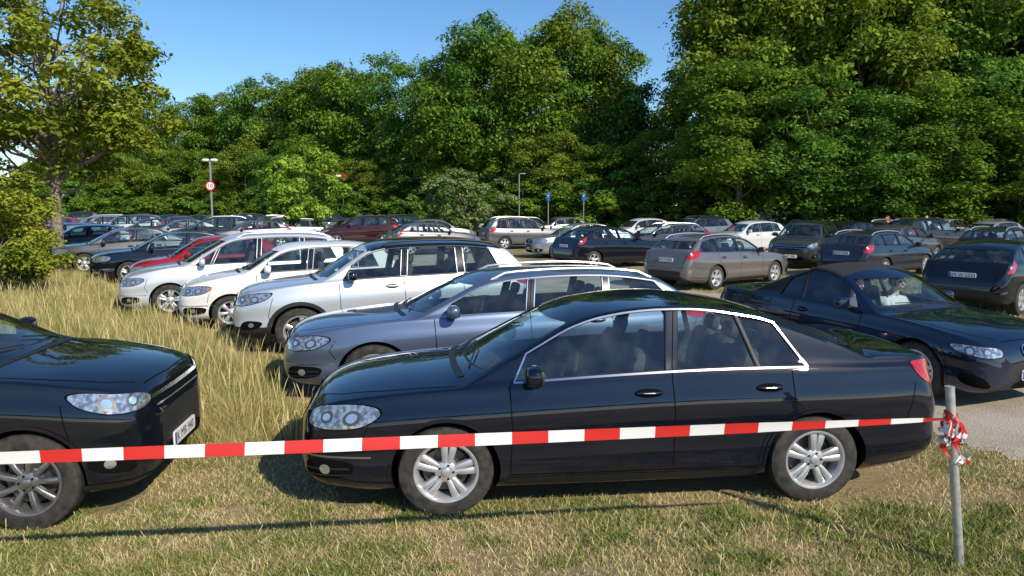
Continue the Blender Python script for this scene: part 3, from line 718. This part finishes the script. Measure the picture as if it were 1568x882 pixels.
# ---------------------------------------------------------------- ground
gm=mat('dry_grass_ground',rough=.95,spec=.1)
b=gm.node_tree.nodes['Principled BSDF']; tc=N(gm,'ShaderNodeTexCoord')
def nz(m,scale,det): 
    n=N(m,'ShaderNodeTexNoise'); n.inputs['Scale'].default_value=scale; n.inputs['Detail'].default_value=det; LK(m,tc.outputs['Object'],n.inputs['Vector']); return n
def ramp(m,src,c0,c1,lo,hi):
    r=N(m,'ShaderNodeValToRGB'); r.color_ramp.elements[0].position=lo; r.color_ramp.elements[1].position=hi
    r.color_ramp.elements[0].color=(*c0,1); r.color_ramp.elements[1].color=(*c1,1); LK(m,src,r.inputs[0]); return r
n1=nz(gm,.8,5); n2=nz(gm,22,6); n3=nz(gm,120,3)
r1=ramp(gm,n1.outputs['Fac'],(.15,.18,.06),(.48,.36,.20),.40,.58)
r2=ramp(gm,n2.outputs['Fac'],(.16,.12,.07),(.52,.41,.24),.3,.7)
m1=N(gm,'ShaderNodeMixRGB'); m1.inputs[0].default_value=.5; LK(gm,r1.outputs[0],m1.inputs[1]); LK(gm,r2.outputs[0],m1.inputs[2]); LK(gm,m1.outputs[0],b.inputs['Base Color'])
bp=N(gm,'ShaderNodeBump'); bp.inputs['Strength'].default_value=.8; bp.inputs['Distance'].default_value=.03; LK(gm,n3.outputs['Fac'],bp.inputs['Height']); LK(gm,bp.outputs[0],b.inputs['Normal'])
me=bpy.data.meshes.new('ground'); me.from_pydata([(-400,-60,0),(400,-60,0),(400,600,0),(-400,600,0)],[],[(0,1,2,3)]); me.materials.append(gm); link(bpy.data.objects.new('ground',me))
gv=mat('gravel',rough=.95,spec=.1); tc=N(gv,'ShaderNodeTexCoord'); b=gv.node_tree.nodes['Principled BSDF']
a=nz(gv,60,5); c_=nz(gv,1.3,4); ra=ramp(gv,a.outputs['Fac'],(.30,.25,.20),(.58,.50,.42),.35,.65); rb=ramp(gv,c_.outputs['Fac'],(.30,.25,.17),(.55,.47,.39),.35,.6)
m1=N(gv,'ShaderNodeMixRGB'); m1.inputs[0].default_value=.5; LK(gv,ra.outputs[0],m1.inputs[1]); LK(gv,rb.outputs[0],m1.inputs[2]); LK(gv,m1.outputs[0],b.inputs['Base Color'])
bp=N(gv,'ShaderNodeBump'); bp.inputs['Strength'].default_value=.7; bp.inputs['Distance'].default_value=.02; LK(gv,a.outputs['Fac'],bp.inputs['Height']); LK(gv,bp.outputs[0],b.inputs['Normal'])
cl=[(14,-4),(9.2,3.5),(7.2,7.2),(5.4,10.6),(3.2,15.5),(-.5,24),(-5,34),(-11,46)]
V=[];F=[]
pts=[]
for i in range(len(cl)-1):
    for k in range(24): pts.append(Vector(cl[i]).lerp(Vector(cl[i+1]),k/24))
for i,p in enumerate(pts):
    d=(pts[min(i+1,len(pts)-1)]-pts[max(0,i-1)]).normalized(); nn=Vector((-d.y,d.x))
    w=2.9; a=p+nn*(w+random.uniform(-.12,.12)); q=p-nn*(w+random.uniform(-.12,.12)); V+=[(a.x,a.y,.004),(q.x,q.y,.004)]
for i in range(len(pts)-1): F.append((2*i,2*i+1,2*i+3,2*i+2))
me=bpy.data.meshes.new('gravel_road'); me.from_pydata(V,[],F); me.materials.append(gv); link(bpy.data.objects.new('gravel_road',me))
# ---------------------------------------------------------------- grass
RNG=np.random.default_rng(3)
def vnoise(x,y,f,seed=0):
    return .5+.5*(np.sin(x*f*1.3+seed)*np.cos(y*f*1.7+seed*2)+.6*np.sin(x*f*2.9+y*f*2.1+seed)+.4*np.cos(x*f*5.3-y*f*4.7+seed*3))/2
def blades(x,y,h,w,sh,bend=.35,seed=False):
    n=len(x); th=RNG.uniform(0,2*np.pi,n); tx,ty=np.cos(th)*w/2,np.sin(th)*w/2
    bd=RNG.uniform(0,2*np.pi,n); bl=h*bend*RNG.uniform(.2,1.4,n); bx,by=np.cos(bd)*bl,np.sin(bd)*bl
    z=np.zeros(n)
    if seed:
        k=.22; V=np.stack([np.stack([x-tx*k,y-ty*k,z],1),np.stack([x+tx*k,y+ty*k,z],1),np.stack([x-tx+bx*.8,y-ty+by*.8,h*.86],1),np.stack([x+tx*1.+bx*.8,y+ty*1.+by*.8,h*.86],1),np.stack([x+bx,y+by,h],1)],1).reshape(-1,3)
    else: V=np.stack([np.stack([x-tx,y-ty,z],1),np.stack([x+tx,y+ty,z],1),np.stack([x-tx*.7+bx*.35,y-ty*.7+by*.35,h*.55],1),np.stack([x+tx*.7+bx*.35,y+ty*.7+by*.35,h*.55],1),np.stack([x+bx,y+by,h*.95],1)],1).reshape(-1,3)
    i=np.arange(n)[:,None]*5; F=np.concatenate([i+np.array([[0,1,3]]),i+np.array([[0,3,2]]),i+np.array([[2,3,4]])],0)
    return V,F,np.repeat(sh,5)
def carmask(x,y,marg=0):
    m=np.zeros(len(x),bool)
    for cx,cy,hd,hl,hw in CARS[:12]:
        dx,dy=x-cx,y-cy; u=dx*math.cos(hd)+dy*math.sin(hd); v=-dx*math.sin(hd)+dy*math.cos(hd); m|=(np.abs(u)<hl+marg)&(np.abs(v)<hw-.06+marg)
    return m
def roaddist(x,y):
    d=np.full(len(x),1e9)
    for i in range(len(cl)-1):
        a=np.array(cl[i]);b_=np.array(cl[i+1]);ab=b_-a; t=np.clip(((x-a[0])*ab[0]+(y-a[1])*ab[1])/(ab@ab),0,1); d=np.minimum(d,np.hypot(x-a[0]-ab[0]*t,y-a[1]-ab[1]*t))
    return d
parts=[]
n=340000
y=3.6+4.6*RNG.random(n)**1.25; x=RNG.uniform(-.85,.85,n)*y*1.0
g=vnoise(x,y,1.1,1)+.25*vnoise(x,y,4,2)+.12*np.clip(-x/3,0,1); ok=(~(carmask(x,y,-.25)))&(roaddist(x,y)>2.6+.4*RNG.random(n)); dens=RNG.random(n)<np.clip(.12+.95*g-.25*vnoise(x,y,7,5),.1,1); ok&=dens
x,y,g=x[ok],y[ok],g[ok]; n=len(x)
h=RNG.uniform(.012,.046,n)*(.45+.9*g); sh=np.clip(np.where((RNG.random(n)<np.clip((g-.54)*2.1,.05,.7)),.14,.70)+RNG.normal(size=n)*.2,0,1)
parts.append(blades(x,y,h,RNG.uniform(.0025,.006,n),sh,1.2))
n=110000
y=8+16*RNG.random(n)**1.2; x=RNG.uniform(-.75,.75,n)*y; ok=(~carmask(x,y,0))&(roaddist(x,y)>2.8); x,y=x[ok],y[ok]; n=len(x)
g=vnoise(x,y,.9,1); parts.append(blades(x,y,RNG.uniform(.03,.10,n),RNG.uniform(.008,.014,n),np.clip(np.where(g>.55,.28,.6)+RNG.normal(size=n)*.2,0,1),.7))
fx=lambda yy: np.interp(yy,[6.4,7.4,8.5,10.5,12.8,15,18.5,24],[-2.2,-2.3,-2.75,-4.0,-5.6,-7.6,-10.0,-14])
n=270000
y=6.4+17*RNG.random(n)**1.5; x=fx(y)+.6-RNG.random(n)**1.1*(np.abs(-.78*y-fx(y))+1.2)
ok=~carmask(x,y,.02); x,y=x[ok],y[ok]; n=len(x); d=np.clip((fx(y)+.35-x)/.6,.3,1)*np.clip((y-6.1)/1.0,.35,1)
g=vnoise(x,y,1.7,4); g2=vnoise(x,y,5.5,1)
parts.append(blades(x,y,RNG.uniform(.06,.42,n)*d*(.30+.55*g+.5*g2),RNG.uniform(.003,.007,n),np.clip(.20+.45*g+.15*g2-.3*(RNG.random(n)<.42)+RNG.normal(size=n)*.17,0,1),.6))
n=3600
y=6.6+13*RNG.random(n)**1.4; x=fx(y)+.5-RNG.random(n)**1.3*(np.abs(-.78*y-fx(y))+1.0)
ok=~carmask(x,y,.05); x,y=x[ok],y[ok]; n=len(x); d=np.clip((fx(y)+.5-x)/.6,.6,1)
parts.append(blades(x,y,RNG.uniform(.25,.60,n)*d,RNG.uniform(.005,.010,n),np.clip(.70+RNG.normal(size=n)*.15,0,1),.35,True))
n=700; y=RNG.uniform(3.7,5.0,n); x=RNG.uniform(-3.8,3.6,n)
parts.append(blades(x,y,RNG.uniform(.06,.14,n),RNG.uniform(.004,.006,n),np.clip(.75+RNG.normal(size=n)*.15,0,1),.7,True))
tc_=[(RNG.uniform(-3.6,3.6),RNG.uniform(3.7,5.3)) for _ in range(160)]+[(RNG.uniform(1.2,3.6),RNG.uniform(4.3,5.2)) for _ in range(40)]
tx=np.concatenate([np.full(90,a) for a,b_ in tc_])+RNG.normal(size=90*len(tc_))*.07; ty=np.concatenate([np.full(90,b_) for a,b_ in tc_])+RNG.normal(size=90*len(tc_))*.05
parts.append(blades(tx,ty,RNG.uniform(.015,.07,len(tx)),RNG.uniform(.004,.009,len(tx)),np.clip(.08+RNG.normal(size=len(tx))*.15,0,1),.9))
off=0;VV=[];FF=[];AA=[]
for v,f,a in parts: VV.append(v);FF.append(f+off);AA.append(a);off+=len(v)
link(bpy.data.objects.new('grass',np_mesh('grass',np.concatenate(VV),np.concatenate(FF),[grassmat],None,np.concatenate(AA))))
# ---------------------------------------------------------------- barrier post + tape
galv=noisecol(mat('galvanised_steel',rough=.45,metal=.5),(.38,.38,.36),(.60,.60,.57),25,5,.3,.7)
red=mat('tape_red',(.62,.03,.025),.4); wht=mat('tape_white',(.80,.80,.80),.4)
def post(x,y,lx,h=1.13):
    a=Acc(); v,f=tube([(x,y,-.3),(x,y,0),(x+lx*.5,y,h*.5),(x+lx,y,h)],.026,16,True); a.add(v,f,0)
    v,f=tube([(x+lx,y,h-.004),(x+lx,y,h+.002)],.029,16,True); a.add(v,f,0)
    link(bpy.data.objects.new('barrier_post',a.mesh('barrier_post',[galv])))
post(2.74,4.31,-.135); post(-6.1,3.28,.05)
a=Acc(); P0=Vector((2.63,4.275,.945)); P1=Vector((-6.07,3.26,.93)); Lt=(P1-P0).length; nb=int(Lt/.203)
V=[]
sub=6; tot=nb*sub
for i in range(tot+1):
    t=i/tot; p=P0.lerp(P1,t); p.z+=-.02*4*t*(1-t)
    s_=t*Lt; wd=.034*min(1,.28+s_*.55); tw=.25*math.sin(s_*1.3)+ (1.0 if s_<.25 else 0)*(1-s_/.25)
    dy=math.sin(tw)*wd; dz=math.cos(tw)*wd; V+=[(p.x,p.y-dy,p.z+dz),(p.x,p.y+dy*.3,p.z),(p.x,p.y+dy,p.z-dz)]
a.v=V
for i in range(tot):
    m=(i//sub)%2
    for k in (0,1): a.f.append((3*i+k,3*i+3+k,3*i+4+k,3*i+1+k)); a.m.append(m)
rr=random.Random(4)
def rib(pts,w,ph=0,start=0):
    o=len(a.v)
    for i,p in enumerate(pts):
        tw=ph+i*.35; dz=Vector((math.sin(tw)*.35,math.cos(tw*1.3)*.3,math.cos(tw))).normalized()*w
        a.v.append(tuple(Vector(p)-dz)); a.v.append(tuple(Vector(p)+dz))
    for i in range(len(pts)-1): a.f.append((o+2*i,o+2*i+1,o+2*i+3,o+2*i+2)); a.m.append(((i+start)//5)%2 if (i+start)%11 else 0)
kx,ky=2.625,4.31
for j in range(9):
    pts=[]; z0=.945-.016*j+rr.uniform(-.02,.02); tilt=rr.uniform(-.05,.05); ra=.032+.003*j
    for k in range(22):
        th=k/21*2*math.pi*1.2+j; pts.append((kx+ra*math.cos(th)*rr.uniform(.9,1.15),ky+ra*math.sin(th)*rr.uniform(.9,1.15),z0+tilt*math.cos(th)+rr.uniform(-.004,.004)))
    rib(pts,rr.uniform(.010,.018),j,rr.randint(0,7))
for j in range(6):
    pts=[];x0=kx+rr.uniform(-.05,.05);ll=rr.uniform(.14,.30)
    for k in range(14):
        t=k/13; pts.append((x0+.02*math.sin(t*5+j)+t*rr.uniform(.01,.06),ky-.045+.02*math.cos(t*6+j),.92-ll*t+.015*math.sin(t*9+j)))
    rib(pts,.012,j*1.3,rr.randint(0,7))
link(bpy.data.objects.new('barrier_tape',a.mesh('barrier_tape',[red,wht],angle=80)))
# ---------------------------------------------------------------- signs
blue_s=mat('sign_blue',(.01,.09,.42),.4); grey=mat('pole_grey',(.3,.3,.29),.5,.4); redS=mat('sign_red',(.5,.01,.01),.4); dk=mat('sign_black',(.01,.01,.01),.5)
SM=[grey,wht,redS,dk,blue_s]
def cyl_y(x,y0,y1,z,r,n=24):
    V=[(x+r*math.cos(2*math.pi*k/n),y,z+r*math.sin(2*math.pi*k/n)) for y in (y0,y1) for k in range(n)]
    return V,[tuple(range(n)),tuple(range(n,2*n))[::-1]]+[(k,(k+1)%n,n+(k+1)%n,n+k) for k in range(n)]
a=Acc(); v,f=tube([(0,0,0),(0,0,5.1)],.07,10); a.add(v,f,0)
v,f=cyl_y(0,-.11,-.08,3.45,.32); a.add(v,f,2); v,f=cyl_y(0,-.125,-.112,3.45,.235); a.add(v,f,1)
tv,tf=text_pts('10',.34); a.add([(p[0],-.13,3.45+p[1]) for p in tv],tf,3)
for sg in(-1,1):
    v,f=superell((sg*.27,0,5.08),(.22,.16,.09),.6); a.add(v,f,1)
v,f=tube([(-.3,0,5.0),(.3,0,5.0)],.03,6); a.add(v,f,0)
o=link(bpy.data.objects.new('speed_limit_sign',a.mesh('s',SM))); o.location=(-19.2,47.6,0)
for x in (2.2,4.35):
    a=Acc(); v,f=tube([(0,0,0),(0,0,3.0)],.03,8); a.add(v,f,0); v,f=superell((0,-.06,2.72),(.11,.012,.24),.2,16,8); a.add(v,f,4)
    tv,tf=text_pts('P',.2); a.add([(p[0],-.08,2.78+p[1]) for p in tv],tf,1)
    o=link(bpy.data.objects.new('parking_sign',a.mesh('s',SM))); o.location=(x,45.2,0)
a=Acc(); v,f=tube([(0,0,0),(0,0,4.2)],.035,8); a.add(v,f,0); v,f=superell((.2,0,4.2),(.22,.07,.04),.6); a.add(v,f,0)
o=link(bpy.data.objects.new('street_lamp',a.mesh('s',SM))); o.location=(.45,47,0)
a=Acc(); w0=Vector((-19.2,47.6,4.9)); w1=Vector((.45,47,4.1)); pts=[w0.lerp(w1,k/20)+Vector((0,0,-.5*4*(k/20)*(1-k/20))) for k in range(21)]
v,f=tube(pts,.018,5); a.add(v,f,3)
for k,mm in ((8,2),(8.35,1),(8.7,2)):
    p=w0.lerp(w1,k/20)+Vector((0,0,-.5*4*(k/20)*(1-k/20))); v,f=superell(p,(.17,.05,.07),.3); a.add(v,f,mm)
link(bpy.data.objects.new('overhead_cable',a.mesh('s',SM)))
# ---------------------------------------------------------------- people
skin=mat('skin',(.72,.45,.33),.5); hair=mat('hair',(.04,.025,.015),.6); hair2=mat('red_hair',(.28,.07,.02),.6); cl1=mat('cloth_dark',(.14,.13,.16),.8); cl2=mat('cloth_white',(.75,.75,.77),.8); redc=mat('cloth_red',(.4,.02,.03),.8)
def skinmesh(pts,edges,rad,subs=1):
    me=bpy.data.meshes.new('sk'); me.from_pydata(pts,edges,[]); ob=link(bpy.data.objects.new('sk',me))
    md=ob.modifiers.new('s','SKIN'); ly=me.skin_vertices[0]
    for i,r in enumerate(rad): ly.data[i].radius=(r if isinstance(r,tuple) else (r,r))
    ly.data[0].use_root=True
    ob.modifiers.new('d','SUBSURF').levels=subs
    dg=bpy.context.evaluated_depsgraph_get(); e=ob.evaluated_get(dg); m=e.to_mesh()
    V=[v.co[:] for v in m.vertices];F=[tuple(p.vertices) for p in m.polygons]; e.to_mesh_clear(); bpy.data.objects.remove(ob); return V,F
def person(name,loc,head,seated=True,cloth=None,hairm=None,glasses=True,reach=True):
    a=Acc(); M=[skin,hairm or hair,cloth or cl1,dk,cl1]
    P=[(0,0,0),(0,0,.2),(0,0,.38),(0,0,.50),(.01,0,.56)]; R=[(.15,.11),(.13,.10),(.16,.11),(.06,.06),(.05,.05)]; E=[(0,1),(1,2),(2,3),(3,4)]
    for sg in (1,-1):
        i=len(P)
        if reach: P+=[(0,sg*.18,.44),(.16,sg*.24,.22),(.36,sg*.17,.30)]
        else: P+=[(0,sg*.18,.44),(0,sg*.23,.16),(.05,sg*.24,-.06)]
        R+=[.06,.045,.032]; E+=[(2,i),(i,i+1),(i+1,i+2)]
        j=len(P)
        if seated: P+=[(.05,sg*.09,-.02),(.45,sg*.12,.03),(.62,sg*.12,-.3)]
        else: P+=[(0,sg*.09,-.08),(.02,sg*.1,-.48),(0,sg*.1,-.88)]
        R+=[.085,.06,.042]; E+=[(0,j),(j,j+1),(j+1,j+2)]
    v,f=skinmesh(P,E,R); a.add(v,f,2)
    for sg in (1,-1):
        h=Vector((.36,sg*.17,.30)) if reach else Vector((.05,sg*.24,-.06)); d=Vector((.9,0,.3)).normalized() if reach else Vector((.1,0,-1)).normalized()
        P2=[tuple(h),tuple(h+d*.05),tuple(h+d*.09)];E2=[(0,1),(1,2)];R2=[.028,.03,.026]
        for k in range(4):
            i=len(P2); y=(k-1.5)*.019; ln=(.07,.08,.075,.06)[k]; c=Vector((0,0,-1)) if reach else Vector((1,0,0))
            q=h+d*.09+Vector((0,y,0)); P2+=[tuple(q+d*.01),tuple(q+d*ln*.5+c*.006),tuple(q+d*ln*.8+c*.03)]; R2+=[.009,.008,.007]; E2+=[(2,i),(i,i+1),(i+1,i+2)]
        i=len(P2); q=h+d*.03+Vector((0,-sg*.03,0)); P2+=[tuple(q),tuple(q+d*.03+Vector((0,-sg*.015,-.01)))]; R2+=[.011,.009]; E2+=[(1,i),(i,i+1)]
        v,f=skinmesh(P2,E2,R2); a.add(v,f,0)
    hc=Vector((.03,0,.68)); v,f=superell(hc,(.092,.075,.118),.9,18,14)
    v=[Vector(((p.x if p.z>hc.z-.05 else hc.x+(p.x-hc.x)*.85),p.y*(1 if p.z>hc.z-.03 else .82),p.z)) for p in v]; a.add(v,f,0)
    v,f=tube([(0,0,.5),(.01,0,.6)],.05,10); a.add(v,f,0)
    v,f=superell(hc+Vector((.093,0,-.015)),(.018,.013,.026),.9,8,6); a.add(v,f,0)
    v,f=superell(hc+Vector((.082,0,-.06)),(.01,.024,.006),.9,8,6); a.add(v,f,2)
    for sg in (1,-1):
        v,f=superell(hc+Vector((0,sg*.076,-.01)),(.018,.01,.03),.9,8,6); a.add(v,f,0)
        v,f=superell(hc+Vector((.08,sg*.03,.01)),(.012,.026 if glasses else .012,.019 if glasses else .008),.8,8,6); a.add(v,f,3)
    v,f=superell(hc+Vector((-.018,0,.028)),(.098,.084,.108),.9,18,12)
    v=[Vector((min(p.x,hc.x+.05+.3*max(0,p.z-hc.z)),p.y,p.z)) for p in v]; a.add(v,f,1)
    o=link(bpy.data.objects.new(name,a.mesh(name,M,angle=70))); o.location=loc; o.rotation_euler=(0,0,math.radians(head)); return o
hd=math.radians(CH); fw=Vector((math.cos(hd),math.sin(hd),0)); lf=Vector((-fw.y,fw.x,0))
for sg,nm,cc in ((1,'driver',cl2),(-1,'passenger',cl1)):
    p=Vector((CX,CY,.50))+fw*(4.43/2-2.12)+lf*.37*sg; person(nm,p,CH,True,cc,None,sg==1,True)
person('pedestrian',(17.2,34,.92),200,False,redc,hair2,False,False)
person('pedestrian',(21.2,38,.92),240,False,cl2,hair,False,False)
# ---------------------------------------------------------------- light, world, camera
w=bpy.data.worlds.new('World'); scene.world=w; w.use_nodes=True; nt=w.node_tree
sky=nt.nodes.new('ShaderNodeTexSky'); sky.sky_type='NISHITA'; sky.sun_disc=False; sky.sun_elevation=math.radians(35); sky.sun_rotation=math.radians(140); sky.air_density=1.0; sky.dust_density=.1; sky.ozone_density=4.5
hs=nt.nodes.new('ShaderNodeHueSaturation'); hs.inputs['Saturation'].default_value=1.15
bg=nt.nodes['Background']; nt.links.new(sky.outputs[0],hs.inputs['Color']); nt.links.new(hs.outputs[0],bg.inputs[0]); bg.inputs[1].default_value=.145
sl=bpy.data.lights.new('sun','SUN'); sl.energy=5.0; sl.angle=math.radians(.5); sl.color=(1,.90,.73); so=link(bpy.data.objects.new('sun',sl))
el=math.radians(35); d=Vector((.64*math.cos(el),-.77*math.cos(el),math.sin(el))); so.rotation_euler=d.to_track_quat('Z','Y').to_euler()
cam=bpy.data.cameras.new('camera'); cam.lens=26.0; cam.sensor_width=36; cam.clip_end=2000; co=link(bpy.data.objects.new('camera',cam)); co.location=(0,0,2.2); co.rotation_euler=(math.radians(90-6.35),0,0); scene.camera=co
scene.view_settings.view_transform='Standard'; scene.view_settings.look='None'; scene.view_settings.exposure=0
print('total',time.time()-T0)
